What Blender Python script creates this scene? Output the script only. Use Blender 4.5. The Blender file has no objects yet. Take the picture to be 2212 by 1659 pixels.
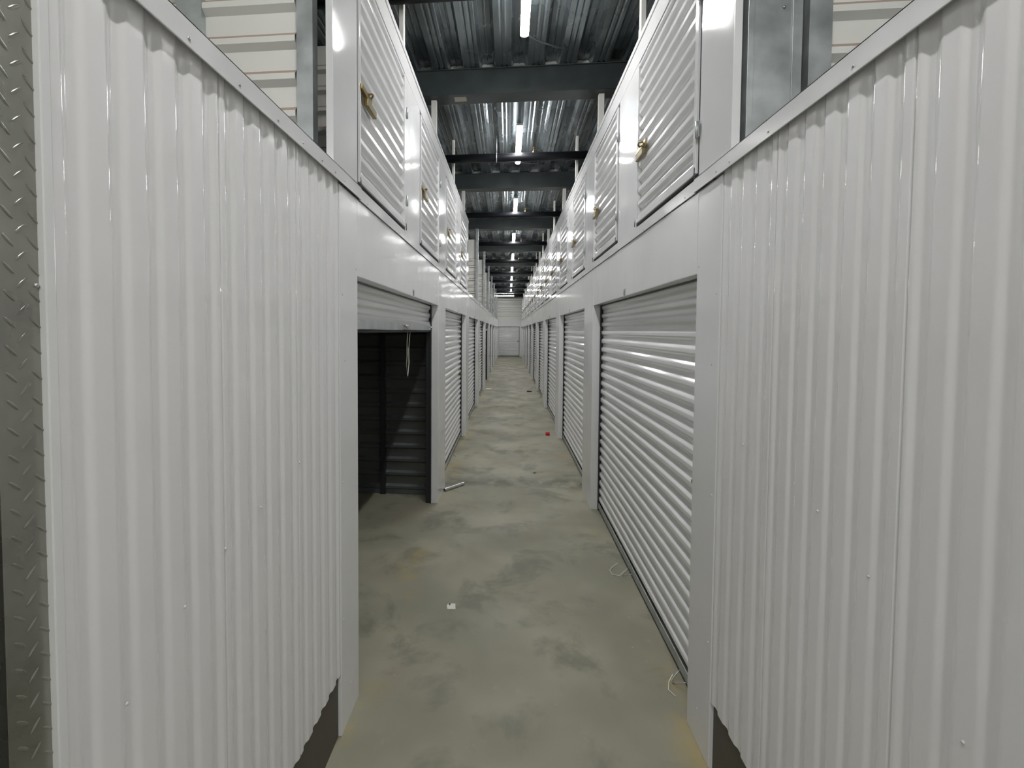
import bpy, bmesh, math, random
from mathutils import Matrix, Vector
random.seed(7)
sc = bpy.context.scene
COL = sc.collection

# ------------------------------------------------------------------ camera
FPX, PX, PY = 1014.297, 1005.345, 752.683
YAW, PITCH, ROLL = 0.0921, 0.0377, 0.0050
H = 1.75
cam_d = bpy.data.cameras.new('camera'); cam = bpy.data.objects.new('camera', cam_d); COL.objects.link(cam)
cam_d.sensor_fit = 'HORIZONTAL'; cam_d.sensor_width = 36.0; cam_d.lens = FPX / 2212 * 36
cam_d.shift_x = (1106 - PX) / 2212; cam_d.shift_y = (PY - 829.5) / 2212
cam_d.clip_start = 0.02; cam_d.clip_end = 200
cy_, sy_ = math.cos(YAW), math.sin(YAW); cp, sp = math.cos(PITCH), math.sin(PITCH)
right0 = Vector((cy_, sy_, 0)); fwd = Vector((-sy_ * cp, cy_ * cp, -sp)); up0 = right0.cross(fwd)
R_ = right0 * math.cos(ROLL) + up0 * math.sin(ROLL); U_ = up0 * math.cos(ROLL) - right0 * math.sin(ROLL)
m = Matrix((R_, U_, -fwd)).transposed().to_4x4(); m.translation = (0, 0, H)
cam.matrix_world = m
sc.camera = cam

# ------------------------------------------------------------------ world and exposure
w = bpy.data.worlds.new('world'); sc.world = w; w.use_nodes = True
bg = w.node_tree.nodes['Background']; bg.inputs[0].default_value = (0.75, 0.85, 0.9, 1); bg.inputs[1].default_value = 0.02
sc.view_settings.view_transform = 'Standard'; sc.view_settings.look = 'None'
sc.view_settings.gamma = 1; sc.view_settings.use_curve_mapping = False
sc.view_settings.exposure = 1.95
TUBE = 33.0
try:
    sc.cycles.max_bounces = 10; sc.cycles.diffuse_bounces = 6; sc.cycles.glossy_bounces = 5
    sc.cycles.sample_clamp_indirect = 6.0
except Exception: pass

# ------------------------------------------------------------------ materials
def mat(name, col, rough=0.5, metal=0.0, bump=None, var=None, emit=None, coat=0.0, spec=0.5, extra=None):
    M = bpy.data.materials.new(name); M.use_nodes = True
    nt = M.node_tree; N = nt.nodes; L = nt.links
    b = N['Principled BSDF']
    b.inputs['Base Color'].default_value = (*col, 1); b.inputs['Roughness'].default_value = rough
    b.inputs['Metallic'].default_value = metal
    b.inputs['Specular IOR Level'].default_value = spec
    if coat: b.inputs['Coat Weight'].default_value = coat; b.inputs['Coat Roughness'].default_value = 0.08
    tc = N.new('ShaderNodeTexCoord')
    geo = N.new('ShaderNodeNewGeometry')
    if var:                                   # (scale, amount, detail) tone variation in world space
        n = N.new('ShaderNodeTexNoise'); n.inputs['Scale'].default_value = var[0]; n.inputs['Detail'].default_value = var[2]
        L.new(geo.outputs['Position'], n.inputs['Vector'])
        r = N.new('ShaderNodeMapRange'); r.inputs[1].default_value = 0.3; r.inputs[2].default_value = 0.7
        r.inputs[3].default_value = 1 - var[1]; r.inputs[4].default_value = 1 + var[1]
        L.new(n.outputs['Fac'], r.inputs[0])
        mx = N.new('ShaderNodeVectorMath'); mx.operation = 'SCALE'; mx.inputs[0].default_value = col
        L.new(r.outputs[0], mx.inputs['Scale']); L.new(mx.outputs[0], b.inputs['Base Color'])
        if len(var) > 3:
            r2 = N.new('ShaderNodeMapRange'); r2.inputs[1].default_value = 0.3; r2.inputs[2].default_value = 0.7
            r2.inputs[3].default_value = rough - var[3]; r2.inputs[4].default_value = rough + var[3]
            L.new(n.outputs['Fac'], r2.inputs[0]); L.new(r2.outputs[0], b.inputs['Roughness'])
    if bump:                                  # list of (scale, distance)
        last = None
        for s_, d_ in bump:
            n = N.new('ShaderNodeTexNoise'); n.inputs['Scale'].default_value = s_; n.inputs['Detail'].default_value = 1.5
            L.new(geo.outputs['Position'], n.inputs['Vector'])
            bp = N.new('ShaderNodeBump'); bp.inputs['Distance'].default_value = d_; bp.inputs['Strength'].default_value = 1
            L.new(n.outputs['Fac'], bp.inputs['Height'])
            if last: L.new(last.outputs[0], bp.inputs['Normal'])
            last = bp
        L.new(last.outputs[0], b.inputs['Normal'])
    if emit:
        b.inputs['Emission Color'].default_value = (*emit[0], 1); b.inputs['Emission Strength'].default_value = emit[1]
    return M

PAINT = mat('white_paint', (0.755, 0.758, 0.765), 0.10, bump=[(2.2, 0.006), (14, 0.0004)], var=(1.3, 0.02, 2), spec=0.5)
PANEL = mat('wall_panel_paint', (0.80, 0.796, 0.80), 0.07, bump=[(5, 0.0006), (60, 0.00008)], var=(1.1, 0.025, 2), spec=0.5)
CURT = mat('door_paint', (0.755, 0.76, 0.765), 0.12, bump=[(4, 0.001)], var=(1.5, 0.02, 2), spec=0.5)
LINER = mat('liner_panel_paint', (0.76, 0.76, 0.72), 0.32, bump=[(5, 0.001)], var=(2, 0.03, 2))
LINERD = mat('shaded_unit_liner', (0.085, 0.088, 0.082), 0.2, bump=[(5, 0.001)], var=(2, 0.08, 2))  # darkened copy of LINER; the unit's interior shade is in its colour
RUST = mat('dusty_rib_top', (0.40, 0.30, 0.25), 0.6)
GALV = mat('galvanized_steel', (0.42, 0.45, 0.45), 0.36, 0.55, bump=[(25, 0.0006)], var=(9, 0.22, 4, 0.08))
GALVD = mat('dark_galvanized_steel', (0.16, 0.18, 0.19), 0.42, 0.6, bump=[(25, 0.0005)], var=(6, 0.2, 4))
DECK = mat('deck_galvanized_steel', (0.21, 0.24, 0.255), 0.26, 0.8, bump=[(2, 0.0003)], var=(3, 0.15, 3, 0.05))
BEAM = mat('beam_primer', (0.045, 0.056, 0.057), 0.36, 0.2, bump=[(4, 0.0005)], var=(3, 0.25, 4))
BLACK = mat('black_pipe_paint', (0.006, 0.007, 0.009), 0.42, 0.0, spec=0.2)
TRACK = mat('dark_track_and_shade', (0.03, 0.033, 0.036), 0.45, 0.3)
RUBBER = mat('black_rubber_and_shade', (0.012, 0.012, 0.012), 0.6)
BRASS = mat('brass', (0.27, 0.20, 0.075), 0.34, 0.85, var=(60, 0.2, 2))
BRASSD = mat('aged_brass', (0.19, 0.15, 0.065), 0.4, 0.8)
SCREW = mat('zinc_screw', (0.5, 0.5, 0.5), 0.3, 0.8)
WSCREW = mat('painted_screw', (0.62, 0.62, 0.62), 0.25)
KICK = mat('brown_kick_plate', (0.075, 0.066, 0.052), 0.5, var=(3, 0.12, 3))
PLATE = mat('tread_plate_aluminium', (0.36, 0.36, 0.32), 0.30, 0.9, bump=[(40, 0.0003)], var=(12, 0.1, 3, 0.06))
ROPE = mat('white_nylon_rope', (0.75, 0.74, 0.66), 0.7)
PAPER = mat('white_paper', (0.8, 0.79, 0.72), 0.7)
RED = mat('red_plastic', (0.6, 0.02, 0.03), 0.35)
CHIP = mat('dark_scrap', (0.03, 0.028, 0.025), 0.6)
ALU = mat('aluminium_tube', (0.72, 0.72, 0.72), 0.25, 0.9)
FOAM = mat('white_closure_foam', (0.55, 0.57, 0.56), 0.7)
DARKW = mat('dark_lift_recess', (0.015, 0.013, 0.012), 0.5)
LAMP = mat('lamp_housing', (0.7, 0.72, 0.72), 0.4)
GLOW = mat('lit_diffuser', (0.9, 0.95, 1.0), 0.4, emit=((1.0, 0.99, 0.972), TUBE))
STICK = mat('pale_sticker', (0.42, 0.39, 0.33), 0.6)

def floor_mat():
    M = bpy.data.materials.new('worn_concrete'); M.use_nodes = True
    nt = M.node_tree; N = nt.nodes; L = nt.links; b = N['Principled BSDF']
    geo = N.new('ShaderNodeNewGeometry'); sep = N.new('ShaderNodeSeparateXYZ'); L.new(geo.outputs['Position'], sep.inputs[0])
    def noise(scale, detail=4, rough=0.55, dist=0.0):
        n = N.new('ShaderNodeTexNoise'); n.inputs['Scale'].default_value = scale; n.inputs['Detail'].default_value = detail
        n.inputs['Roughness'].default_value = rough; n.inputs['Distortion'].default_value = dist
        L.new(geo.outputs['Position'], n.inputs['Vector']); return n.outputs['Fac']
    def rng(v, a, c, lo=0.0, hi=1.0):
        r = N.new('ShaderNodeMapRange'); r.interpolation_type = 'SMOOTHSTEP'
        r.inputs[1].default_value = a; r.inputs[2].default_value = c; r.inputs[3].default_value = lo; r.inputs[4].default_value = hi
        L.new(v, r.inputs[0]); return r.outputs[0]
    def mth(op, a, c):
        n = N.new('ShaderNodeMath'); n.operation = op
        for i, v in enumerate((a, c)):
            if isinstance(v, (int, float)): n.inputs[i].default_value = v
            else: L.new(v, n.inputs[i])
        return n.outputs[0]
    def mix(f, a, c):
        n = N.new('ShaderNodeMix'); n.data_type = 'RGBA'
        L.new(f, n.inputs[0])
        if isinstance(a, tuple): n.inputs[6].default_value = (*a, 1)
        else: L.new(a, n.inputs[6])
        if isinstance(c, tuple): n.inputs[7].default_value = (*c, 1)
        else: L.new(c, n.inputs[7])
        return n.outputs[2]
    col = mix(rng(noise(1.1, 3), 0.35, 0.65), (0.235, 0.23, 0.172), (0.32, 0.308, 0.232))
    col = mix(rng(noise(0.9, 2, 0.5, 0.6), 0.5, 0.72, 0, 0.5), col, (0.26, 0.225, 0.17))
    col = mix(mth('MULTIPLY', rng(noise(2.3, 5, 0.6, 0.4), 0.50, 0.66), 0.7), col, (0.14, 0.142, 0.108))
    col = mix(mth('MULTIPLY', rng(noise(7, 6, 0.7), 0.60, 0.78), 0.35), col, (0.42, 0.41, 0.34))
    # rust-yellow dust lying along both walls
    dist = mth('MINIMUM', mth('ABSOLUTE', mth('ADD', sep.outputs[0], 0.70), 0), mth('ABSOLUTE', mth('SUBTRACT', sep.outputs[0], 0.81), 0))
    edge = mth('MULTIPLY', rng(dist, 0.0, 0.17, 1, 0), rng(noise(1.7, 5, 0.65, 0.5), 0.47, 0.68))
    col = mix(mth('MULTIPLY', edge, 0.75), col, (0.36, 0.29, 0.13))
    # stained joint across the corridor
    jn = mth('ADD', sep.outputs[1], mth('MULTIPLY', noise(2.5, 4), 0.5))
    jd = mth('ABSOLUTE', mth('SUBTRACT', jn, 5.68), 0)
    col = mix(mth('MULTIPLY', rng(jd, 0.0, 0.30, 1, 0), mth('MULTIPLY', rng(noise(5, 4), 0.35, 0.6), 0.8)), col, (0.11, 0.112, 0.09))
    # scattered pale specks
    v = N.new('ShaderNodeTexVoronoi'); v.inputs['Scale'].default_value = 9; L.new(geo.outputs['Position'], v.inputs['Vector'])
    col = mix(rng(v.outputs['Distance'], 0.025, 0.04, 0.7, 0), col, (0.5, 0.49, 0.42))
    L.new(col, b.inputs['Base Color'])
    L.new(rng(noise(2.0, 4), 0.3, 0.7, 0.50, 0.72), b.inputs['Roughness'])
    bp = N.new('ShaderNodeBump'); bp.inputs['Distance'].default_value = 0.0012; L.new(noise(22, 8, 0.65), bp.inputs['Height'])
    L.new(bp.outputs[0], b.inputs['Normal'])
    return M
CONC = floor_mat()

# ------------------------------------------------------------------ mesh helpers
def box(bm, x0, x1, y0, y1, z0, z1, bev=0.0, mi=0):
    vs = [bm.verts.new((x, y, z)) for z in (z0, z1) for y in (y0, y1) for x in (x0, x1)]
    q = [(0, 2, 3, 1), (4, 5, 7, 6), (0, 1, 5, 4), (2, 6, 7, 3), (0, 4, 6, 2), (1, 3, 7, 5)]
    fs = [bm.faces.new([vs[i] for i in f]) for f in q]
    for f in fs: f.material_index = mi
    if bev:
        es = list({e for f in fs for e in f.edges})
        bmesh.ops.bevel(bm, geom=es, offset=bev, segments=2, affect='EDGES', profile=0.5)
    return bm
def tube(bm, pts, r, n=8, caps=True, mi=0):
    pts = [Vector(p) for p in pts]; rings = []
    for i, p in enumerate(pts):
        d = (pts[min(i + 1, len(pts) - 1)] - pts[max(i - 1, 0)]).normalized()
        a = Vector((0, 0, 1)) if abs(d.z) < 0.9 else Vector((1, 0, 0))
        u = d.cross(a).normalized(); v = d.cross(u).normalized()
        rings.append([bm.verts.new(p + (u * math.cos(2 * math.pi * k / n) + v * math.sin(2 * math.pi * k / n)) * r) for k in range(n)])
    for a, b in zip(rings, rings[1:]):
        for k in range(n):
            f = bm.faces.new((a[k], a[(k + 1) % n], b[(k + 1) % n], b[k])); f.smooth = True; f.material_index = mi
    if caps:
        bm.faces.new(rings[0][::-1]).material_index = mi; bm.faces.new(rings[-1]).material_index = mi
    return bm
def dome(bm, c, n, r, h, seg=8):
    """round screw head: low dome of radius r, height h along axis n"""
    c = Vector(c); n = Vector(n).normalized(); a = Vector((0, 0, 1)) if abs(n.z) < 0.9 else Vector((1, 0, 0))
    u = n.cross(a).normalized(); v = n.cross(u)
    R = []
    for rr, hh in ((1, 0), (0.9, 0.6), (0.5, 0.95)):
        R.append([bm.verts.new(c + (u * math.cos(2 * math.pi * k / seg) + v * math.sin(2 * math.pi * k / seg)) * r * rr + n * h * hh) for k in range(seg)])
    for a_, b_ in zip(R, R[1:]):
        for k in range(seg):
            f = bm.faces.new((a_[k], a_[(k + 1) % seg], b_[(k + 1) % seg], b_[k])); f.smooth = True
    f = bm.faces.new(R[-1]); f.smooth = True
    return bm
def extrude_profile(bm, prof, a0, a1, put, smooth=True, mats=None, nseg=1):
    """prof: list of (t, d); swept from a0 to a1; put(t, d, a) -> xyz"""
    rows = []
    for i in range(nseg + 1):
        a = a0 + (a1 - a0) * i / nseg
        rows.append([bm.verts.new(put(t, d, a)) for t, d in prof])
    for A, B in zip(rows, rows[1:]):
        for k in range(len(prof) - 1):
            f = bm.faces.new((A[k], A[k + 1], B[k + 1], B[k])); f.smooth = smooth
            if mats: f.material_index = mats[k]
    return bm
def mesh(name, bm, mats, parent=None, loc=None, recalc=True):
    if recalc: bmesh.ops.recalc_face_normals(bm, faces=bm.faces)
    me = bpy.data.meshes.new(name); bm.to_mesh(me); bm.free()
    for m_ in (mats if isinstance(mats, (list, tuple)) else [mats]): me.materials.append(m_)
    o = bpy.data.objects.new(name, me); COL.objects.link(o)
    if parent: o.parent = parent
    if loc: o.location = loc
    return o
def copy(o, parent=None, loc=None):
    c = o.copy(); COL.objects.link(c); c.parent = parent
    if loc is not None: c.location = loc
    return c
def copy_tree(o, parent=None):
    c = copy(o, parent)
    for ch in list(o.children):
        copy_tree(ch, c)
    return c
def empty(name, loc=(0, 0, 0), rz=0.0):
    o = bpy.data.objects.new(name, None); COL.objects.link(o); o.location = loc; o.rotation_euler = (0, 0, rz)
    o.empty_display_size = 0.1; return o
def tag(o, label, cat, group=None, kind=None):
    o['label'] = label; o['category'] = cat
    if group: o['group'] = group
    if kind: o['kind'] = kind
    return o

# ------------------------------------------------------------------ dimensions (metres)
AL, AR = 0.701, 0.810
P = 3.048; W = 2.52; Y0 = 2.134; HD = 2.0          # bay pitch, opening width, first opening, opening height
TZ0, TZ1 = 2.355, 2.413                             # trim between storeys
UZ0, UZ1 = 2.413, 3.61                              # upper wall
DW, DG, DP = 1.0, 0.524, 1.524                      # upper door width, gap, pitch
DZ0, DZ1 = 2.43, 3.42
NB = 10; YE = Y0 + NB * P - 0.528 + 0.3             # last opening end + short pilaster
YEND = 32.42
DECKZ = 4.30
PP = 0.0813                                         # wall / door rib pitch

# ------------------------------------------------------------------ floor, ceiling
bm = bmesh.new(); box(bm, -4.2, 4.2, -4.2, YEND + 0.3, -0.1, 0.0)
fl = mesh('floor', bm, CONC); tag(fl, 'worn olive grey concrete floor running down the corridor', 'floor', kind='structure')

ceil = empty('ceiling', (0, 0, DECKZ)); tag(ceil, 'dark galvanized ribbed metal roof deck above the corridor', 'ceiling', kind='structure')
def deck_profile(x0, n):
    p = []
    for i in range(n):
        x = x0 + i * 0.305
        p += [(x + 0.000, 0), (x + 0.050, 0), (x + 0.056, 0.006), (x + 0.066, 0.006), (x + 0.072, 0), (x + 0.098, 0), (x + 0.104, 0.006), (x + 0.114, 0.006), (x + 0.120, 0),
              (x + 0.150, 0), (x + 0.178, 0.056), (x + 0.219, 0.056), (x + 0.2275, 0.047), (x + 0.236, 0.056), (x + 0.277, 0.056), (x + 0.305, 0)]
    return p
def bevel_profile(pr, r):
    out = []
    for i, (t, d) in enumerate(pr):
        if 0 < i < len(pr) - 1:
            for j in (i - 1, i + 1):
                dt, dd = pr[j][0] - t, pr[j][1] - d; L_ = math.hypot(dt, dd) or 1; k = min(r, L_ * 0.4) / L_
                out.append((t + dt * k, d + dd * k))
        else: out.append((t, d))
    return out
dk = None
for col in range(9):
    x0 = -0.455 - 0.915 * 4 + col * 0.915
    for row in range(4):
        ya, yb = -4.2 + row * 9.2, -4.2 + (row + 1) * 9.2 - 0.004
        if dk is None:
            bm = bmesh.new()
            pr = deck_profile(0.0, 3); pr[-1] = (0.913, 0.0); pr = bevel_profile(pr, 0.003)
            extrude_profile(bm, pr, 0, yb - ya, lambda t, d, a: (t, a, d), smooth=False)
            dk = mesh('deck_panel', bm, DECK, ceil, (x0, ya, 0))
        else: copy(dk, ceil, (x0, ya, 0))

# ------------------------------------------------------------------ mirrored wall helpers
def wbox(bm, s, y0, y1, d0, d1, z0, z1, bev=0.0, mi=0):
    a = AL if s < 0 else AR
    xa, xb = s * (a + d0), s * (a + d1)
    return box(bm, min(xa, xb), max(xa, xb), y0, y1, z0, z1, bev, mi)
def wpt(s, d, y, z):
    a = AL if s < 0 else AR
    return (s * (a + d), y, z)
def ribs(t0, t1, pitch, depth, phase=0.0, n=20, duty=0.55, slope=0.15):
    """trapezoid ribs with rounded shoulders: d = 0 on the crest, depth in the valley"""
    out = []; cnt = max(2, int(round((t1 - t0) / pitch * n)))
    for i in range(cnt + 1):
        t = t0 + (t1 - t0) * i / cnt; q = ((t / pitch) + phase) % 1.0
        c = duty / 2; x = abs(q - 0.5)
        k = min(1.0, max(0.0, (x - c) / slope)); k = k * k * (3 - 2 * k)
        out.append((t, depth * k))
    return out

def slat_profile(t0, t1, pitch, depth, phase=0.0, crest=0.30, slope=0.20):
    pts = []; k = math.floor(t0 / pitch) - 1
    while k * pitch < t1 + pitch:
        b = (k + phase) * pitch
        pts += [(b, 0.0), (b + crest * pitch, 0.0), (b + (crest + slope) * pitch, depth), (b + (1 - slope) * pitch, depth)]; k += 1
    pts = bevel_profile(bevel_profile(pts, 0.003), 0.0012)
    pts = [p_ for p_ in pts if t0 <= p_[0] <= t1]
    return pts

def make_wall(s, name, label):
    root = empty(name, wpt(s, 0, 0, 0)); tag(root, label, 'wall', kind='structure')
    off = Vector(root.location)
    def fin(nm, bm, mt, par=None, base=None):
        b_ = Vector(base) if base is not None else off
        bmesh.ops.translate(bm, verts=bm.verts, vec=-b_)
        o = mesh(nm, bm, mt, par or root)
        if base is not None: o.location = b_ - off
        return o
    # near corrugated panels
    if s < 0: seams = [0.668, 1.100, 1.515, 1.902]
    else: seams = [-0.43, 0.06, 0.555, 1.049, 1.541, 1.902]
    for a, b_ in zip(seams, seams[1:]):
        bm = bmesh.new()
        nr = max(1, round((b_ - a) / PP)); pt = (b_ - a) / nr
        pr = ribs(0, b_ - a - 0.006, pt, 0.0065, 0.5 if s < 0 else 0.45, 28, 0.40, 0.24)
        pr = [(t, d) for t, d in pr]
        pr = [(0.0, 0.03)] + pr + [(b_ - a - 0.006, 0.03)]
        extrude_profile(bm, pr, 0.275, TZ0 + 0.03, lambda t, d, z: wpt(s, d + 0.004, a + 0.003 + t, z))
        o = fin('corrugated_panel', bm, PANEL)
        es = o.data
    # near kick plates
    bm = bmesh.new(); wbox(bm, s, seams[0], 1.902, 0.016, 0.05, 0.0, 0.30); fin('kick_plate', bm, KICK)
    bm = bmesh.new(); wbox(bm, s, seams[0], 1.902, 0.045, 0.06, 0.28, TZ0); fin('backing_sheet', bm, GALVD)
    if s < 0:   # end return of the near panel beside the tread plate
        bm = bmesh.new(); wbox(bm, s, 0.655, 0.672, 0.0, 0.05, 0.0, TZ1, 0.002); fin('end_return', bm, PAINT)
    # trim: angle strip over the near panels, and a flatter one over the headers
    ya = 0.655 if s < 0 else -0.43
    bm = bmesh.new()
    wbox(bm, s, ya, Y0 + 0.02, -0.014, -0.010, TZ0, TZ1, 0.0008)
    wbox(bm, s, ya, Y0 + 0.02, -0.014, 0.06, TZ1 - 0.004, TZ1, 0.0008)
    tr = fin('top_trim', bm, PAINT)
    bm = bmesh.new()
    ys = [1.93, 1.82, 1.69, 1.53, 1.36, 1.16, 0.97, 0.80] if s < 0 else [1.93, 1.82, 1.56, 1.20, 0.85]
    for y in ys: dome(bm, wpt(s, -0.014, y, TZ0 + 0.017), (-s, 0, 0), 0.0045, 0.003)
    o = fin('screw', bm, SCREW, tr); o['kind'] = 'stuff'; o.location = (0, 0, 0)
    o.parent = tr
    # pilasters, header panels and upper storey
    pil_y = [(1.902, Y0)] + [(Y0 + k * P + W, Y0 + (k + 1) * P) for k in range(NB - 1)] + [(Y0 + (NB - 1) * P + W, YEND)]
    base = None
    for i, (a, b_) in enumerate(pil_y):
        if 0 < i < NB and base is not None:
            copy(base, root, (0, a - pil_y[1][0] + base.location.y, 0)); continue
        bm = bmesh.new(); wbox(bm, s, a, b_ - 0.002, 0.0, 0.071, 0.0, TZ0 - 0.001, 0.003)
        o = fin('pilaster', bm, PAINT, base=wpt(s, 0, a, 0))
        if i == 1: base = o
    hd = None
    for k in range(NB):
        a = Y0 + k * P
        if hd is None:
            bm = bmesh.new(); wbox(bm, s, a + 0.001, a + W - 0.003, 0.0015, 0.071, HD, TZ0 - 0.001, 0.003)
            hd = fin('header_panel', bm, PAINT, base=wpt(s, 0, a, 0))
            bm = bmesh.new()
            wbox(bm, s, a + 1.262, a + 1.305, -0.0015, 0.0015, HD - 0.004, HD + 0.052, 0.0006)
            wbox(bm, s, a + 1.272, a + 1.295, -0.0025, -0.0014, HD + 0.006, HD + 0.044, 0, 1)
            bmesh.ops.translate(bm, verts=bm.verts, vec=-Vector(wpt(s, 0, a, 0)))
            cl = mesh('number_clip', bm, [GALV, GALVD], hd)
        else:
            c = copy(hd, root, (0, a - Y0 + hd.location.y, 0))
            for ch in hd.children: copy(ch, c, ch.location)
    # trim over the headers, in bay lengths, with a thin lap joint
    t0 = None
    for k in range(NB):
        a = Y0 + 0.02 + k * P
        L_ = P if k < NB - 1 else YEND - a
        if t0 is None or k == NB - 1:
            bm = bmesh.new()
            wbox(bm, s, a, a + L_ - 0.002, -0.006, -0.001, TZ0, TZ1, 0.0008)
            wbox(bm, s, a, a + L_ - 0.002, -0.006, 0.06, TZ1 - 0.004, TZ1, 0.0008)
            o = fin('ledge_trim', bm, PAINT, base=wpt(s, 0, a, 0))
            bm = bmesh.new()
            for j in range(5): dome(bm, wpt(s, -0.006, 0.12 + j * 0.68, TZ0 + 0.012), (-s, 0, 0), 0.004, 0.0025, 6)
            bmesh.ops.translate(bm, verts=bm.verts, vec=-Vector(wpt(s, 0, 0, 0)))
            q = mesh('screw', bm, SCREW, o); q['kind'] = 'stuff'
            if t0 is None: t0 = o
        else:
            c = copy(t0, root, (0, a - (Y0 + 0.02) + t0.location.y, 0))
            for ch in t0.children: copy(ch, c, ch.location)
    # screws on the pilaster beside the near panels
    bm = bmesh.new()
    for y, z in ((1.93, 1.9), (1.93, 1.1), (1.93, 0.5), (2.02, 0.15), (2.11, 2.03), (1.96, 1.62)):
        dome(bm, wpt(s, -0.0, y, z), (-s, 0, 0), 0.0045, 0.003)
    o = fin('pilaster_screw', bm, WSCREW); o['kind'] = 'stuff'
    # dents and screws on near panels
    bm = bmesh.new()
    for y, z in (((0.95, 1.14), (0.79, 1.05), (1.10, 1.20), (1.27, 1.24), (1.52, 1.3)) if s < 0 else ((1.12, 1.2), (0.89, 1.02), (1.3, 1.28), (1.7, 1.36))):
        dome(bm, wpt(s, 0.004, y, z), (-s, 0, 0), 0.0035, 0.003)
    o = fin('panel_screw', bm, WSCREW); o['kind'] = 'stuff'
    # upper storey sheet: jamb panels, head strip, sill strip
    nd = 4 if s < 0 else 18
    yend = Y0 + nd * DP - 0.19 if s < 0 else Y0 + nd * DP - DG + 0.3
    def jamb(a, b_):
        bm = bmesh.new(); wbox(bm, s, a, b_, 0.0, 0.03, UZ0, DZ1 + 0.035, 0.002)
        return fin('upper_jamb', bm, PAINT, base=wpt(s, 0, a, 0))
    jamb(1.84, Y0 + 0.004)
    j0 = None
    for k in range(nd - 1):
        a = Y0 + 0.008 + DW + k * DP
        if j0 is None: j0 = jamb(a, a + DG - 0.012)
        else: copy(j0, root, (0, k * DP + j0.location.y, 0))
    jamb(Y0 + 0.008 + DW + (nd - 1) * DP, yend)
    h0 = None
    spans = [(1.84, Y0 + DP * 1 + DW + 0.26)] 
    y = 1.84; k = 0
    while y < yend - 0.05:
        yn = min(yend, 1.84 + P * (k + 1)); 
        bm = bmesh.new(); wbox(bm, s, y, yn - 0.003, 0.0, 0.03, DZ1 + 0.037, UZ1, 0.002)
        wbox(bm, s, y, yn - 0.003, -0.006, 0.04, UZ1 - 0.03, UZ1 + 0.004, 0.0015)
        fin('upper_head_panel', bm, PAINT, base=wpt(s, 0, y, 0)); y = yn; k += 1
    return root
wl = make_wall(-1, 'wall_left', 'white steel wall on the side of the half open door, corrugated near the camera')
wr = make_wall(1, 'wall_right', 'white steel wall with an unbroken row of lockers above, corrugated near the camera')

# ------------------------------------------------------------------ far wall
we = empty('wall_end', (0, YEND, 0)); tag(we, 'white end wall closing the corridor behind the far door', 'wall', kind='structure')
bm = bmesh.new(); box(bm, -0.79, -0.735, 0.0, 0.1, 0, 2.06, 0.003); mesh('end_jamb', bm, PAINT, we)
bm = bmesh.new(); box(bm, 0.725, 0.81, 0.0, 0.1, 0, 2.06, 0.003); mesh('end_jamb', bm, PAINT, we)
bm = bmesh.new(); box(bm, -0.79, 0.81, 0.0, 0.1, 2.06, 2.50, 0.003); mesh('end_header', bm, PAINT, we)
bm = bmesh.new()
extrude_profile(bm, ribs(2.50, 4.30, 0.30, 0.04, 0.0, 12, 0.5, 0.1), -4.2, 4.2, lambda t, d, a: (a, 0.02 + d, t)); mesh('ribbed_sheet', bm, LINER, we)
bm = bmesh.new(); box(bm, -4.2, -0.79, 0.02, 0.1, 0, 2.5); mesh('end_sheet', bm, LINER, we)
bm = bmesh.new(); box(bm, 0.81, 4.2, 0.02, 0.1, 0, 2.5); mesh('end_sheet', bm, LINER, we)

# outer shell so that no light leaks
wb = empty('wall_back', (0, -4.2, 0)); tag(wb, 'plain wall behind the camera', 'wall', kind='structure')
bm = bmesh.new(); box(bm, -4.2, 4.2, -0.1, 0, 0, 4.3); mesh('back_sheet', bm, LINER, wb)
for s in (-1, 1):
    bm = bmesh.new(); box(bm, min(s * 4.2, s * 4.3), max(s * 4.2, s * 4.3), -4.2, YEND + 0.1, 0, 4.36)
    o = mesh('wall_outer_left' if s < 0 else 'wall_outer_right', bm, LINER)
    tag(o, ('outer' if s < 0 else 'opposite outer') + ' building wall behind the storage units', 'wall', kind='structure')
    a = AL if s < 0 else AR
    bm = bmesh.new(); box(bm, min(s * (a + 0.07), s * 4.2), max(s * (a + 0.07), s * 4.2), 0.655 if s < 0 else -0.43, YEND, 2.365, 2.40)
    o = mesh('floor_upper_left' if s < 0 else 'floor_upper_right', bm, GALVD)
    tag(o, 'galvanized floor deck of the upper lockers, %s' % ('over the half open unit' if s < 0 else 'over the row of closed doors'), 'floor', kind='structure')

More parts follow.
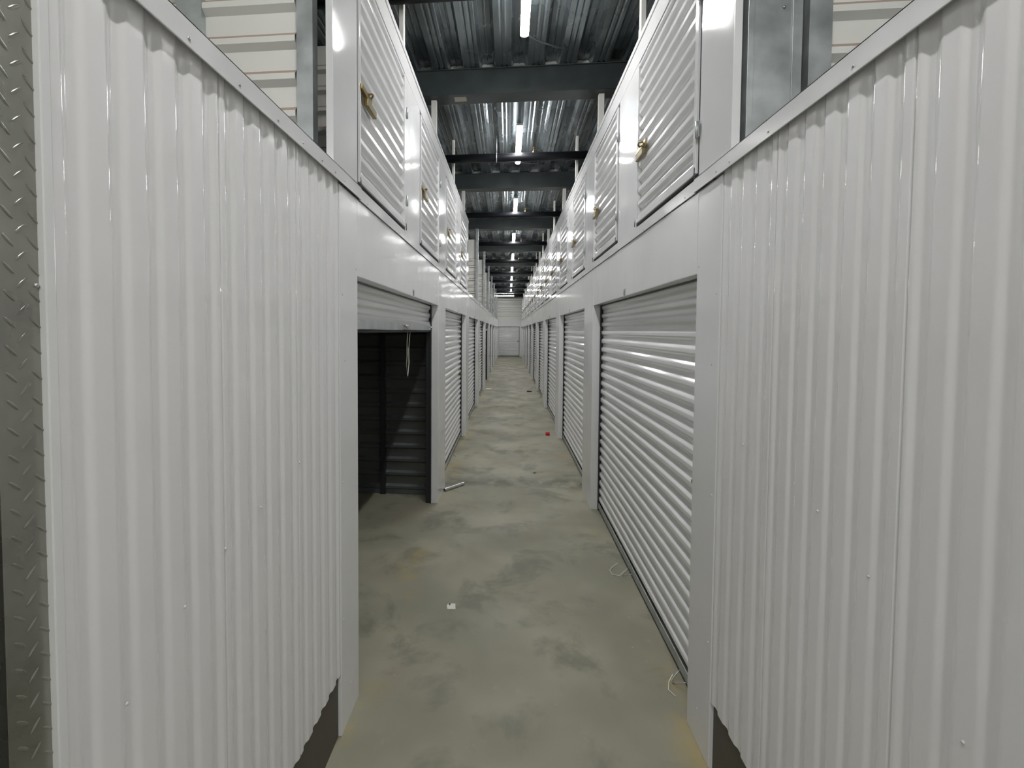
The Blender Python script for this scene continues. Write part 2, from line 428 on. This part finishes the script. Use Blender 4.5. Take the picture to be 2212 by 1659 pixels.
# ------------------------------------------------------------------ roll-up doors (local: x along wall, +y to the corridor)
RZ = {-1: -math.pi / 2, 1: math.pi / 2, 0: math.pi}
def curtain_mesh(w_, z0, z1, y=-0.081):
    bm = bmesh.new()
    pr = slat_profile(z0, z1, PP, 0.016, 0.2, 0.30, 0.21)
    extrude_profile(bm, pr, -w_ / 2, w_ / 2, lambda t, d, a: (a, y - d, t), smooth=False)
    return bm
def make_roll_door(w_, z0, name='roll_up_door', htop=2.10, swing=False, n_pull=1):
    r = empty(name)
    mesh('curtain', curtain_mesh(w_ - 0.012, z0 + 0.06, htop), CURT, r)
    for sx in (-1, 1):
        bm = bmesh.new()
        xa, xb = sx * (w_ / 2 - 0.028), sx * (w_ / 2 - 0.001)
        box(bm, min(xa, xb), max(xa, xb), -0.0760, -0.0735, 0.0, 2.06)
        xa, xb = sx * (w_ / 2 - 0.003), sx * (w_ / 2 + 0.0)
        box(bm, min(xa, xb), max(xa, xb), -0.125, -0.0755, 0.0, 2.06)
        mesh('guide_track', bm, TRACK, r)
    bm = bmesh.new()
    box(bm, -w_ / 2 + 0.03, w_ / 2 - 0.03, -0.080, -0.074, z0 + 0.018, z0 + 0.072, 0.001)
    box(bm, -w_ / 2 + 0.03, w_ / 2 - 0.03, -0.116, -0.074, z0 + 0.018, z0 + 0.022, 0.0008)
    bar = mesh('bottom_bar', bm, GALV, r)
    bm = bmesh.new(); box(bm, -w_ / 2 + 0.03, w_ / 2 - 0.03, -0.110, -0.082, z0 + 0.0, z0 + 0.0175, 0.004); mesh('rubber_seal', bm, RUBBER, r)
    return r, bar
def add_lock(r, w_, z=1.05):
    x = -w_ / 2 + 0.10
    bm = bmesh.new()
    box(bm, x - 0.055, x + 0.055, -0.080, -0.074, z - 0.03, z + 0.03, 0.0015)
    box(bm, x - 0.075, x + 0.02, -0.074, -0.064, z - 0.011, z + 0.011, 0.002)
    o = mesh('slide_latch', bm, BRASSD, r)
    bm = bmesh.new(); tube(bm, [(x + 0.03, -0.072, z), (x + 0.03, -0.050, z)], 0.011, 10); mesh('lock_cylinder', bm, BRASS, o)
def add_handle(r, xs, z0):
    for x in xs:
        bm = bmesh.new()
        pts = []
        for i in range(9):
            t = i / 8; pts.append((x - 0.045 + 0.09 * t, -0.070 + 0.055 * math.sin(math.pi * t), z0 + 0.035 - 0.035 * math.sin(math.pi * t)))
        tube(bm, pts, 0.0028, 6); mesh('pull_loop', bm, SCREW, r)

closed, bar = make_roll_door(W, 0.004); add_lock(closed, W); add_handle(closed, (-1.03, 0.0), 0.004)
def place(root, s, yc):
    a = AL if s < 0 else AR
    root.location = (s * a, yc, 0); root.rotation_euler = (0, 0, RZ[s])
ords = ['second', 'third', 'fourth', 'fifth', 'sixth', 'seventh', 'eighth', 'ninth', 'tenth']
right_lab = ['big closed white ribbed roll-up door nearest the camera, at the right'] + \
    ['closed white roll-up door, %s from the camera in the all-closed right row' % q for q in ords]
left_lab = {k: 'closed white roll-up door, %s from the camera in the left row' % ords[k - 1] for k in range(1, NB)}
first = True
for k in range(NB):
    o = closed if first else copy_tree(closed)
    first = False
    place(o, 1, Y0 + k * P + W / 2)
    tag(o, right_lab[k], 'roll-up door', 'roll-up doors along the right wall', 'thing')
for k in range(1, NB):
    if k == 4: continue
    o = copy_tree(closed); place(o, -1, Y0 + k * P + W / 2)
    tag(o, left_lab[k], 'roll-up door', 'roll-up doors along the left wall', 'thing')
# half open door of the first unit
op, bar = make_roll_door(W, 1.735)
place(op, -1, Y0 + W / 2); tag(op, 'roll-up door raised almost fully over the dark open unit', 'roll-up door', 'roll-up doors along the left wall', 'thing')
def slide_bolt(xc):
    bm = bmesh.new(); box(bm, xc - 0.07, xc + 0.05, -0.074, -0.068, 1.76, 1.795, 0.001)
    tube(bm, [(xc - 0.08, -0.060, 1.785), (xc + 0.03, -0.060, 1.785), (xc + 0.03, -0.045, 1.775), (xc + 0.03, -0.04, 1.762)], 0.006, 8)
    mesh('slide_bolt', bm, SCREW, op)
slide_bolt(-0.02 + (Y0 + W / 2 - 3.41) + 0.0); slide_bolt(Y0 + W / 2 - 4.52)
xr = Y0 + W / 2 - 3.83
bm = bmesh.new()
tube(bm, [(xr + 0.062, -0.12, 1.75), (xr + 0.045, -0.13, 1.64), (xr + 0.040, -0.13, 1.55), (xr + 0.016, -0.14, 1.46), (xr - 0.026, -0.14, 1.37),
          (xr - 0.032, -0.14, 1.365), (xr - 0.036, -0.14, 1.38), (xr - 0.030, -0.13, 1.47), (xr - 0.024, -0.13, 1.6), (xr - 0.036, -0.12, 1.75)], 0.0036, 6)
mesh('pull_rope', bm, ROPE, op)
op4, _ = make_roll_door(W, 1.74); place(op4, -1, Y0 + 4 * P + W / 2)
tag(op4, 'raised roll-up door over a dark opening far along the left row, fifth from the camera', 'roll-up door', 'roll-up doors along the left wall', 'thing')
# far end door
ed, _ = make_roll_door(1.46, 0.004); add_lock(ed, 1.46); add_handle(ed, (0.0,), 0.004)
ed.location = (-0.005, YEND + 0.02, 0); ed.rotation_euler = (0, 0, math.pi)
tag(ed, 'small white roll-up door facing the camera at the far end of the corridor', 'roll-up door', kind='thing')

# ------------------------------------------------------------------ upper locker doors
def make_locker():
    r = empty('storage_locker')
    w2 = DW / 2; z0, z1 = DZ0, DZ1 + 0.03
    bm = bmesh.new()                                     # frame of four flat bars
    box(bm, -w2 + 0.016, -w2 + 0.048, -0.028, 0.008, z0 + 0.010, z1 - 0.018, 0.0015)
    box(bm, w2 - 0.030, w2 - 0.014, -0.028, 0.008, z0 + 0.010, z1 - 0.018, 0.0015)
    box(bm, -w2 + 0.048, w2 - 0.030, -0.028, 0.006, z0 + 0.010, z0 + 0.035, 0.0015)
    box(bm, -w2 + 0.048, w2 - 0.030, -0.028, 0.006, z1 - 0.036, z1 - 0.018, 0.0015)
    mesh('door_frame', bm, PAINT, r)
    bm = bmesh.new()
    pr = slat_profile(z0 + 0.034, z1 - 0.030, PP, 0.020, 0.35, 0.32, 0.20)
    extrude_profile(bm, pr, -w2 + 0.046, w2 - 0.036, lambda t, d, a: (a, -0.0 - d, t), smooth=False); mesh('ribbed_panel', bm, CURT, r)
    bm = bmesh.new(); box(bm, -w2 - 0.003, w2 + 0.003, -0.045, -0.030, z0 - 0.015, z1 + 0.008); mesh('gap_shade_backing', bm, TRACK, r)  # black sheet that paints the shade seen through the door gaps
    bm = bmesh.new()  # black strips standing in for the shadow line around the door
    box(bm, -w2 + 0.0005, -w2 + 0.0155, -0.014, -0.003, z0, z1 - 0.002); box(bm, w2 - 0.0135, w2 - 0.0005, -0.014, -0.003, z0, z1 - 0.002)
    box(bm, -w2 + 0.016, w2 - 0.014, -0.014, -0.003, z1 - 0.0175, z1 - 0.002); box(bm, -w2 + 0.016, w2 - 0.014, -0.014, -0.003, z0, z0 + 0.0095)
    mesh('gap_shade_strip', bm, RUBBER, r)
    for z in (2.62, 3.20):                               # hinges on the -x side
        bm = bmesh.new(); tube(bm, [(-w2 - 0.002, 0.012, z - 0.035), (-w2 - 0.002, 0.012, z + 0.035)], 0.007, 8)
        box(bm, -w2 - 0.016, -w2 + 0.012, 0.0062, 0.0095, z - 0.034, z + 0.034)
        mesh('hinge', bm, GALV, r)
    bm = bmesh.new()                                     # corner pin
    tube(bm, [(-w2 + 0.018, 0.012, z0 - 0.01), (-w2 + 0.018, 0.012, z0 + 0.035)], 0.003, 6); 
    tube(bm, [(w2 - 0.012, 0.012, z0 - 0.01), (w2 - 0.012, 0.012, z0 + 0.03)], 0.003, 6); mesh('corner_pin', bm, GALVD, r)
    x = w2 - 0.12; z = 2.86                              # latch on the +x side
    bm = bmesh.new()
    box(bm, x - 0.085, x + 0.085, 0.002, 0.008, z - 0.004, z + 0.046, 0.0015)
    box(bm, x - 0.060, x + 0.105, 0.008, 0.018, z + 0.004, z + 0.030, 0.003)
    tube(bm, [(x - 0.055, 0.014, z + 0.034), (x - 0.035, 0.030, z + 0.040), (x - 0.01, 0.032, z + 0.034), (x + 0.005, 0.016, z + 0.026)], 0.005, 8)
    lt = mesh('latch', bm, BRASS, r)
    bm = bmesh.new(); box(bm, x - 0.095, x + 0.050, 0.009, 0.030, z - 0.050, z - 0.012, 0.004); mesh('lock_body', bm, BRASSD, lt)
    return r
lk = make_locker(); first = True
ordr = ['first', 'second', 'third', 'fourth', 'fifth', 'sixth', 'seventh', 'eighth', 'ninth', 'tenth', 'eleventh', 'twelfth', 'thirteenth', 'fourteenth',
        'fifteenth', 'sixteenth', 'seventeenth', 'eighteenth']
for s, nd in ((-1, 4), (1, 18)):
    for k in range(nd):
        o = lk if first else copy_tree(lk)
        first = False
        o.location = (s * (AL if s < 0 else AR), Y0 + 0.006 + DW / 2 + k * DP, 0); o.rotation_euler = (0, 0, RZ[s])
        if s < 0: lab = ['large ribbed locker door with brass latch over the half open unit, nearest on the left', 'ribbed upper locker door, second of the four on the left wall',
                         'ribbed upper locker door, third of the four on the left wall', 'ribbed upper locker door, last of the four before the open galvanized posts'][k]
        else: lab = 'ribbed upper locker door with brass latch, nearest on the right wall' if k == 0 else 'ribbed upper locker door with brass latch, %s from the camera on the right wall' % ordr[k]
        tag(o, lab, 'locker', 'upper locker doors on the %s wall' % ('left' if s < 0 else 'right'), 'thing')

# ------------------------------------------------------------------ partitions (horizontal-ribbed liner walls across the corridor direction)
def liner_profile(z0, z1, pitch=0.1475, top_flat=0.0):
    pr, ms = [], []; z = z0
    def add(dz, d, m_=0):
        nonlocal z
        pr.append((z, d)); ms.append(m_); z += dz
    while z < z1 - top_flat - pitch:
        add(0.040, 0.0); add(0.020, 0.0); add(0.001, -0.023); add(0.023, -0.024); add(0.001, -0.024)
        add(0.021, -0.023, 1); add(0.001, -0.001); add(pitch - 0.107, 0.0)
    pr.append((z1 if z1 > z + 0.01 else z + 0.02, 0.0)); ms.append(0)
    pr2 = [pr[0]]; m2 = []
    for i in range(1, len(pr)):
        if pr[i][0] > pr2[-1][0] + 1e-5: pr2.append(pr[i]); m2.append(ms[i - 1])
    return pr2, m2
def partition_bm(xa, xb, y, z0, z1, top_flat=0.0):
    bm = bmesh.new(); pr, ms = liner_profile(z0, z1, top_flat=top_flat)
    extrude_profile(bm, pr, xa, xb, lambda t, d, a: (a, y + d, t), smooth=False, mats=ms)
    box(bm, xa, xb, y + 0.002, y + 0.010, z0, z1, mi=0)
    return bm
def partition(name, xa, xb, y, z0, z1, label, top_flat=0.0, posts=(), group=None, base_ch=False):
    r = empty(name, ((xa + xb) / 2, y, z0)); tag(r, label, 'partition', group, 'thing')
    off = -Vector(r.location)
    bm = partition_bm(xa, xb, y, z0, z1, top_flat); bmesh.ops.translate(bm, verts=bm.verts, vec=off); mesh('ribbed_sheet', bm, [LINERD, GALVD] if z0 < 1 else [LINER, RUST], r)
    for (pa, pb, dp) in posts:
        bm = bmesh.new(); zt = DECKZ if z0 > 1 else z1
        y1 = y - dp
        box(bm, pa, pb, y1, y1 + 0.003, z0, zt); box(bm, pa, pa + 0.003, y1 + 0.003, y + 0.02, z0, zt); box(bm, pb - 0.003, pb, y1 + 0.003, y + 0.02, z0, zt)
        bmesh.ops.translate(bm, verts=bm.verts, vec=off); mesh('stud', bm, GALV if z0 > 1 else TRACK, r)  # studs inside open units take a dark tone for the shade there
    if base_ch:
        bm = bmesh.new(); box(bm, xa, xb, y - 0.012, y - 0.008, z0, z0 + 0.07); box(bm, xa, xb, y - 0.012, y, z0, z0 + 0.004)
        bmesh.ops.translate(bm, verts=bm.verts, vec=off); mesh('base_channel', bm, GALVD, r)
    return r
# near upper spaces
partition('partition', -4.1, -0.86, 1.87, 2.40, 4.30, 'pale ribbed partition seen above the near left trim, beside a bright galvanized stud', posts=[(-0.851, -0.785, 0.028), (-1.36, -1.25, 0.028)], group=None)
partition('partition', 1.10, 4.1, 1.87, 2.40, 4.30, 'pale ribbed partition seen above the near right trim behind the wide galvanized column', posts=[(1.07, 1.148, 0.028), (1.42, 1.50, 0.028)])
r = empty('steel_column', (0.955, 1.85, 2.40)); tag(r, 'wide blue grey galvanized column standing above the near right trim', 'column', kind='thing')
bm = bmesh.new()
box(bm, -0.094, 0.094, -0.0, 0.003, 0, 1.9); box(bm, -0.094, -0.091, 0.003, 0.10, 0, 1.9); box(bm, 0.091, 0.094, 0.003, 0.10, 0, 1.9)
box(bm, -0.094, -0.072, -0.006, -0.001, 0, 1.9, 0.001); mesh('column_web', bm, GALV, r)
bm = bmesh.new(); box(bm, 0.060, 0.094, -0.005, -0.0005, 0.15, 1.9, 0.001); mesh('stiffener', bm, GALV, r)
bm = bmesh.new()
for x, z in ((0.016, 0.10), (0.030, 0.53)): dome(bm, (x, 0, z), (0, -1, 0), 0.006, 0.006, 6)
o = mesh('screw', bm, SCREW, r); o['kind'] = 'stuff'
bm = bmesh.new(); box(bm, -0.012, 0.012, -1.4, 0.0, 0, 1.9); o = mesh('side_sheet', bm, LINER, None, (-1.40, 1.84, 2.40)); tag(o, 'plain pale sheet meeting the partition above the near left trim', 'sheet', kind='thing')
# partitions between the upper lockers (behind the doors)
for s, ks in ((-1, range(1, 5)), (1, range(1, 18))):
    a = AL if s < 0 else AR
    for k in ks:
        y = 1.87 + DP * k
        xa, xb = sorted((s * (a + 0.06), s * 4.15))
        lab = ('pale ribbed sheet between upper lockers, glimpsed behind the %s locker door' % ordr[k - 1]) + (' on the left' if s < 0 else ' on the right')
        partition('locker_partition', xa, xb, y, 2.40, 3.82, lab, group='locker dividers behind the %s wall' % ('left' if s < 0 else 'right'))
# open upper bays on the left
for k in range(7):
    y = 10.72 + 3.035 * k
    partition('open_bay_partition', -4.15, -0.772, y, 2.40, 3.82, 'pale ribbed partition above the left wall, %s of the row beyond the last locker' % (['first', 'second', 'third', 'fourth', 'fifth', 'sixth', 'seventh'][k]),
              top_flat=0.27, group='open bay partitions on the left')
    bm = bmesh.new(); box(bm, -0.03, 0.03, -0.0, 0.003, 0, 1.655); box(bm, 0.027, 0.030, 0.003, 0.09, 0, 1.655); box(bm, -0.03, -0.027, 0.003, 0.09, 0, 1.655)
    o = mesh('steel_post', bm, GALV, None, (-0.735, y - 0.05, 2.40))
    tag(o, 'slim galvanized post above the left wall, %s in the open row' % (['first', 'second', 'third', 'fourth', 'fifth', 'sixth', 'seventh'][k]), 'post', 'galvanized posts of the open bays', 'thing')

# open unit interiors
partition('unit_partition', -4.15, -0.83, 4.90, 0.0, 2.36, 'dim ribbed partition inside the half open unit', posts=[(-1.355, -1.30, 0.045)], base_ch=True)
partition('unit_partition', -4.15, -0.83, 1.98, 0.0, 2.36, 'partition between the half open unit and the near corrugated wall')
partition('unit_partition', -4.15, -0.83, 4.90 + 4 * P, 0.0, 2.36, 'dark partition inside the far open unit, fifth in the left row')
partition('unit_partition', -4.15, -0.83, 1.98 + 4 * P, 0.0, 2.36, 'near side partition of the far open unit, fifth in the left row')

# ------------------------------------------------------------------ roof members
bnames = ['first', 'second', 'third', 'fourth', 'fifth', 'sixth', 'seventh', 'eighth', 'ninth', 'tenth']
def make_beam():
    r = empty('roof_beam')
    bm = bmesh.new()
    box(bm, -4.15, 4.15, 0.0, 0.005, 4.06, 4.298, 0.0015); box(bm, -4.15, 4.15, 0.005, 0.20, 4.06, 4.065, 0.0015)
    box(bm, -4.15, 4.15, 0.195, 0.20, 4.065, 4.09, 0.001); box(bm, -4.15, 4.15, -0.02, 0.20, 4.290, 4.299, 0.0015)
    mesh('channel', bm, BEAM, r)
    for i in range(-3, 4):
        x = -0.455 + 0.305 * i
        bm = bmesh.new()
        pr = [(x + 0.152, 0.001), (x + 0.180, 0.053), (x + 0.219, 0.053), (x + 0.2275, 0.044), (x + 0.236, 0.053), (x + 0.275, 0.053), (x + 0.303, 0.001)]
        f1 = [bm.verts.new((a, 0.03, DECKZ + b_)) for a, b_ in pr]; f2 = [bm.verts.new((a, 0.06, DECKZ + b_)) for a, b_ in pr]
        bm.faces.new(f1); bm.faces.new(f2[::-1])
        for k in range(7): bm.faces.new((f1[k], f1[(k + 1) % 7], f2[(k + 1) % 7], f2[k]))
        mesh('rib_closure', bm, FOAM, r)
    return r
b0 = make_beam()
for k in range(NB):
    o = b0 if k == 0 else copy_tree(b0)
    o.location = (0, 4.66 + P * k, 0)
    tag(o, 'dark steel roof beam crossing the corridor, %s from the camera' % bnames[k], 'beam', 'roof beams across the corridor', 'thing')
bm = bmesh.new(); box(bm, -0.56, -0.44, 0.05, 0.14, -0.0015, -0.0002)
st = mesh('maker_sticker', bm, STICK, b0, (0, 0, 4.06)); st['label'] = 'pale sticker on the underside'

def make_pipe(head=True):
    r = empty('sprinkler_pipe')
    bm = bmesh.new(); tube(bm, [(-4.21, 0, 4.015), (4.21, 0, 4.015)], 0.055, 20); mesh('pipe', bm, BLACK, r)
    bm = bmesh.new(); tube(bm, [(0.30, 0, 4.06), (0.30, 0, 4.11)], 0.010, 8); tube(bm, [(0.30, 0, 4.11), (0.30, 0, 4.135)], 0.005, 6)
    tube(bm, [(0.30, 0, 4.135), (0.30, 0, 4.138)], 0.016, 10)
    tube(bm, [(0.30, 0, 4.105), (0.318, 0, 4.12), (0.30, 0, 4.134)], 0.003, 5); tube(bm, [(0.30, 0, 4.105), (0.282, 0, 4.12), (0.30, 0, 4.134)], 0.003, 5)
    mesh('sprinkler_head', bm, BRASS, r)
    return r
p0 = make_pipe()
for k in range(-1, NB - 1):
    o = p0 if k == -1 else copy_tree(p0)
    o.location = (0, 6.25 + P * k, 0)
    tag(o, 'black sprinkler pipe crossing under the roof deck, %s from the camera' % bnames[k + 1], 'pipe', 'black pipes across the corridor', 'thing')
    if k == 0:
        bm = bmesh.new()
        tube(bm, [(-0.18, 0, 4.30), (-0.18, 0, 4.09)], 0.005, 6)
        pts = [(-0.18, 0.060 * math.cos(t), 4.015 + 0.060 * math.sin(t)) for t in [math.pi / 2 + i * math.pi / 10 for i in range(21)]]
        tube(bm, pts, 0.006, 6); h_ = mesh('pipe_hanger', bm, GALV, o); h_['label'] = 'galvanized rod and ring hanger'

# studs rising from the wall tops to the roof
def stud(s, y, w_, nm, lab):
    a = AL if s < 0 else AR
    bm = bmesh.new()
    hh = 1.655 if w_ > 0.04 else 1.89
    box(bm, -w_ / 2, w_ / 2, 0, 0.003, 0, hh); box(bm, -s * w_ / 2 - 0.0015, -s * w_ / 2 + 0.0015, 0.003, 0.05, 0, hh)
    o = mesh(nm, bm, LINER, None, (s * (a + 0.042 + w_ / 2), y, 2.40)); return tag(o, lab, 'post', 'pale studs behind the %s locker wall' % ('left' if s < 0 else 'right'), 'thing')
for s, n in ((-1, 4), (1, 18)):
    for k in range(n):
        y = Y0 + DW + (0.128 if k % 2 == 0 else 0.085) + k * DP
        wd = 0.028 if k % 2 == 0 else 0.05
        stud(s, y, wd, 'wall_stud', 'slim pale stud rising above the %s wall just past the %s locker' % ('left' if s < 0 else 'right', ordr[k]))

# ------------------------------------------------------------------ lights
def make_light():
    r = empty('strip_light')
    bm = bmesh.new(); box(bm, -0.032, 0.032, -0.61, 0.61, 0.035, 0.065, 0.004); mesh('housing', bm, LAMP, r)
    bm = bmesh.new()
    pr = [(0.034 * math.cos(t), 0.034 - 0.022 * math.sin(t)) for t in [math.pi * i / 10 for i in range(11)]]
    A = [bm.verts.new((x, -0.605, z)) for x, z in pr]; B = [bm.verts.new((x, 0.605, z)) for x, z in pr]
    for k in range(10):
        f = bm.faces.new((A[k], A[k + 1], B[k + 1], B[k])); f.smooth = True
    bm.faces.new(A); bm.faces.new(B[::-1]); mesh('diffuser', bm, GLOW, r)
    bm = bmesh.new(); tube(bm, [(0.0, 0.3, 0.06), (0.0, 0.3, 0.19)], 0.002, 5); mesh('hang_wire', bm, SCREW, r)
    bm = bmesh.new(); tube(bm, [(0.0, -0.3, 0.06), (0.0, -0.3, 0.19)], 0.002, 5); mesh('hang_wire', bm, SCREW, r)
    bm = bmesh.new(); tube(bm, [(0.0, 0.61, 0.05), (0.03, 0.66, 0.06), (0.14, 0.82, 0.10), (0.30, 1.0, 0.15), (0.40, 1.1, 0.185)], 0.007, 6); mesh('flex_conduit', bm, GALVD, r)
    return r
l0 = make_light(); lz = 4.105
lnames = ['nearest', 'second', 'third', 'fourth', 'fifth', 'sixth', 'seventh', 'eighth', 'ninth']
for k in range(-3, 8):
    o = l0 if k == -3 else copy_tree(l0)
    o.location = (0.105, 6.20 + P * k, lz)
    if k == -1: o.location.y = 3.30
    if k < -1: lab = 'strip light behind the picture, over the corridor %s the camera' % ('behind' if k == -3 else 'just above')
    else: lab = 'lit white strip light along the corridor ceiling, %s in view' % lnames[k + 1]
    tag(o, lab, 'light', 'strip lights along the corridor', 'thing')
for i, (x, y) in enumerate(((-1.9, -2.9), (1.9, -2.9))):  # unseen lamps added as extra fill for the near walls
    o = copy_tree(l0); o.location = (x, y, lz); o.rotation_euler = (0, 0, math.pi / 2)
    tag(o, 'unseen strip light added for fill behind the camera, %s' % ['towards the lift', 'away from the lift'][i], 'light', 'added fill strip lights behind the camera', 'thing')
o = copy_tree(l0); o.location = (-0.32, 29.8, 3.93); o.rotation_euler = (0, 0, math.pi / 2)
for hx in (-0.3, 0.3):
    bm = bmesh.new(); tube(bm, [(hx, 0.0, 0.06), (hx, 0.0, 0.375)], 0.003, 5); mesh('hang_wire', bm, SCREW, o)
tag(o, 'lit strip light hung crosswise at the far end of the corridor', 'light', kind='thing')

# ------------------------------------------------------------------ tread plate guard and dark recess at the near left
g = empty('corner_guard', (-AL - 0.012, 0.66, 0)); tag(g, 'diamond tread plate corner guard at the left edge of the frame', 'corner guard', kind='thing')
YA, YB = 0.592, 0.668
bm = bmesh.new(); box(bm, -0.003, 0.0, YA - 0.66, YB - 0.66, 0, 2.9, 0.0006); box(bm, -0.10, -0.003, YA - 0.66, YA - 0.657, 0, 2.9); mesh('plate', bm, PLATE, g)
bm = bmesh.new(); V = 0.0395; hv = V / 2
def lug(bm, y, z, ang):
    L_, wd, ht = 0.0125, 0.0026, 0.0016
    u = Vector((0, math.cos(ang), math.sin(ang))); v = Vector((0, -math.sin(ang), math.cos(ang))); c = Vector((0.0, y, z)); n = Vector((1, 0, 0))
    ring0, ring1 = [], []
    for i in range(8):
        t = 2 * math.pi * i / 8; ring0.append(bm.verts.new(c + u * math.cos(t) * L_ + v * math.sin(t) * wd + n * 0.0002))
        ring1.append(bm.verts.new(c + u * math.cos(t) * L_ * 0.72 + v * math.sin(t) * wd * 0.45 + n * ht))
    for i in range(8):
        f = bm.faces.new((ring0[i], ring0[(i + 1) % 8], ring1[(i + 1) % 8], ring1[i])); f.smooth = True
    f = bm.faces.new(ring1); f.smooth = True
# columns of alternating lugs
for c in range(0, 5):
    y = 0.6115 + c * 0.0185 - 0.66
    if y > 0.0045: continue
    nz = int(2.9 / V)
    for i in range(nz):
        if c % 2 == 0: lug(bm, y, 0.02 + i * V, math.radians(-45))
        else: lug(bm, y, 0.02 + (i + 0.5) * V, math.radians(45))
o = mesh('tread_lugs', bm, PLATE, g); o['kind'] = 'stuff'
bm = bmesh.new()
for z in (1.815, 0.9, 0.3, 2.6): dome(bm, (0.0, 0.651 - 0.66, z), (1, 0, 0), 0.004, 0.0035, 10)
o = mesh('rivet', bm, SCREW, g); o['kind'] = 'stuff'
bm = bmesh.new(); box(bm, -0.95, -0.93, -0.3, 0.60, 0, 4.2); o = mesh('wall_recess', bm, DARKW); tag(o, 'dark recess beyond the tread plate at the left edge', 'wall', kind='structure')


# ------------------------------------------------------------------ small things on the floor
bm = bmesh.new()
a_, b_ = Vector((-0.685, 5.01, 0.017)), Vector((-0.495, 5.25, 0.017))
tube(bm, [a_, b_], 0.017, 16, caps=False); tube(bm, [a_, b_], 0.0145, 16, caps=False)
bmesh.ops.translate(bm, verts=bm.verts, vec=-a_); o = mesh('metal_tube', bm, ALU, None, a_, recalc=False)
tag(o, 'short shiny metal tube lying on the floor beside the first left pilaster', 'tube', kind='thing')
def scrap(name, loc, pts, m_, label, cat, h=0.004):
    bm = bmesh.new(); n = len(pts)
    A = [bm.verts.new((x, y, 0.0006)) for x, y in pts]; B = [bm.verts.new((x * 0.97, y * 0.97, 0.0006 + h * (0.5 + random.random()))) for x, y in pts]
    bm.faces.new(A[::-1]); bm.faces.new(B)
    for k in range(n): bm.faces.new((A[k], A[(k + 1) % n], B[(k + 1) % n], B[k]))
    o = mesh(name, bm, m_, None, (loc[0], loc[1], 0)); tag(o, label, cat, kind='thing'); return o
sp_ = scrap('paper_scrap', (-0.349, 2.895), [(-0.022, -0.03), (0.030, -0.026), (0.022, 0.03), (-0.026, 0.028), (-0.030, 0.0)], PAPER, 'small torn white paper scrap lying alone on the near floor', 'paper')
bm = bmesh.new(); dome(bm, (-0.012, 0.015, 0.007), (0, 0, 1), 0.006, 0.003); mesh('staple', bm, CHIP, sp_)
scrap('paper_scrap', (-0.74, 5.06), [(-0.03, -0.02), (0.03, -0.012), (0.035, 0.02), (-0.02, 0.026)], PAPER, 'white paper bit at the foot of the first left pilaster by the tube', 'paper', 0.012)
scrap('paper_scrap', (-0.60, 14.1), [(-0.09, -0.10), (0.08, -0.08), (0.10, 0.10), (-0.06, 0.12)], PAPER, 'white paper scrap far down the corridor beside the left doors', 'paper', 0.01)
scrap('debris_chip', (0.331, 5.78), [(-0.018, -0.01), (0.02, -0.006), (0.022, 0.012), (-0.01, 0.012)], CHIP, 'tiny dark chip on the floor just past the stained joint', 'debris', 0.006)
scrap('debris_chip', (0.60, 13.6), [(-0.07, -0.03), (0.06, -0.02), (0.08, 0.03), (-0.04, 0.05)], CHIP, 'dark scrap on the floor far along the right doors', 'debris', 0.02)
# red bottle cap-like wrapper
r = empty('red_cap', (0.665, 7.95, 0)); tag(r, 'small red plastic cap on the floor near the second right pilaster', 'cap', kind='thing')
bm = bmesh.new(); tube(bm, [(0, 0, 0.001), (0, 0, 0.042)], 0.036, 14); mesh('cap_body', bm, RED, r)
bm = bmesh.new(); tube(bm, [(0, 0, 0.0421), (0, 0, 0.050)], 0.030, 14); mesh('cap_top', bm, RED, r)
# wire loops hanging from the nearest right door
def wire(loc, pts, label):
    bm = bmesh.new(); tube(bm, pts, 0.0022, 6); o = mesh('pull_cord', bm, ROPE, None, loc); tag(o, label, 'cord', kind='thing')
wire((0.80, 3.42, 0), [(0.03, -0.06, 0.05), (0.0, -0.05, 0.012), (-0.045, -0.02, 0.004), (-0.05, 0.04, 0.004), (-0.02, 0.08, 0.01), (0.02, 0.09, 0.035)], 'thin pale cord looped on the floor at the nearest right door')
wire((0.77, 2.27, 0), [(0.06, 0.10, 0.04), (0.035, 0.08, 0.015), (0.02, 0.04, 0.004), (0.04, 0.0, 0.004)], 'thin pale cord at the near bottom corner of the nearest right door')
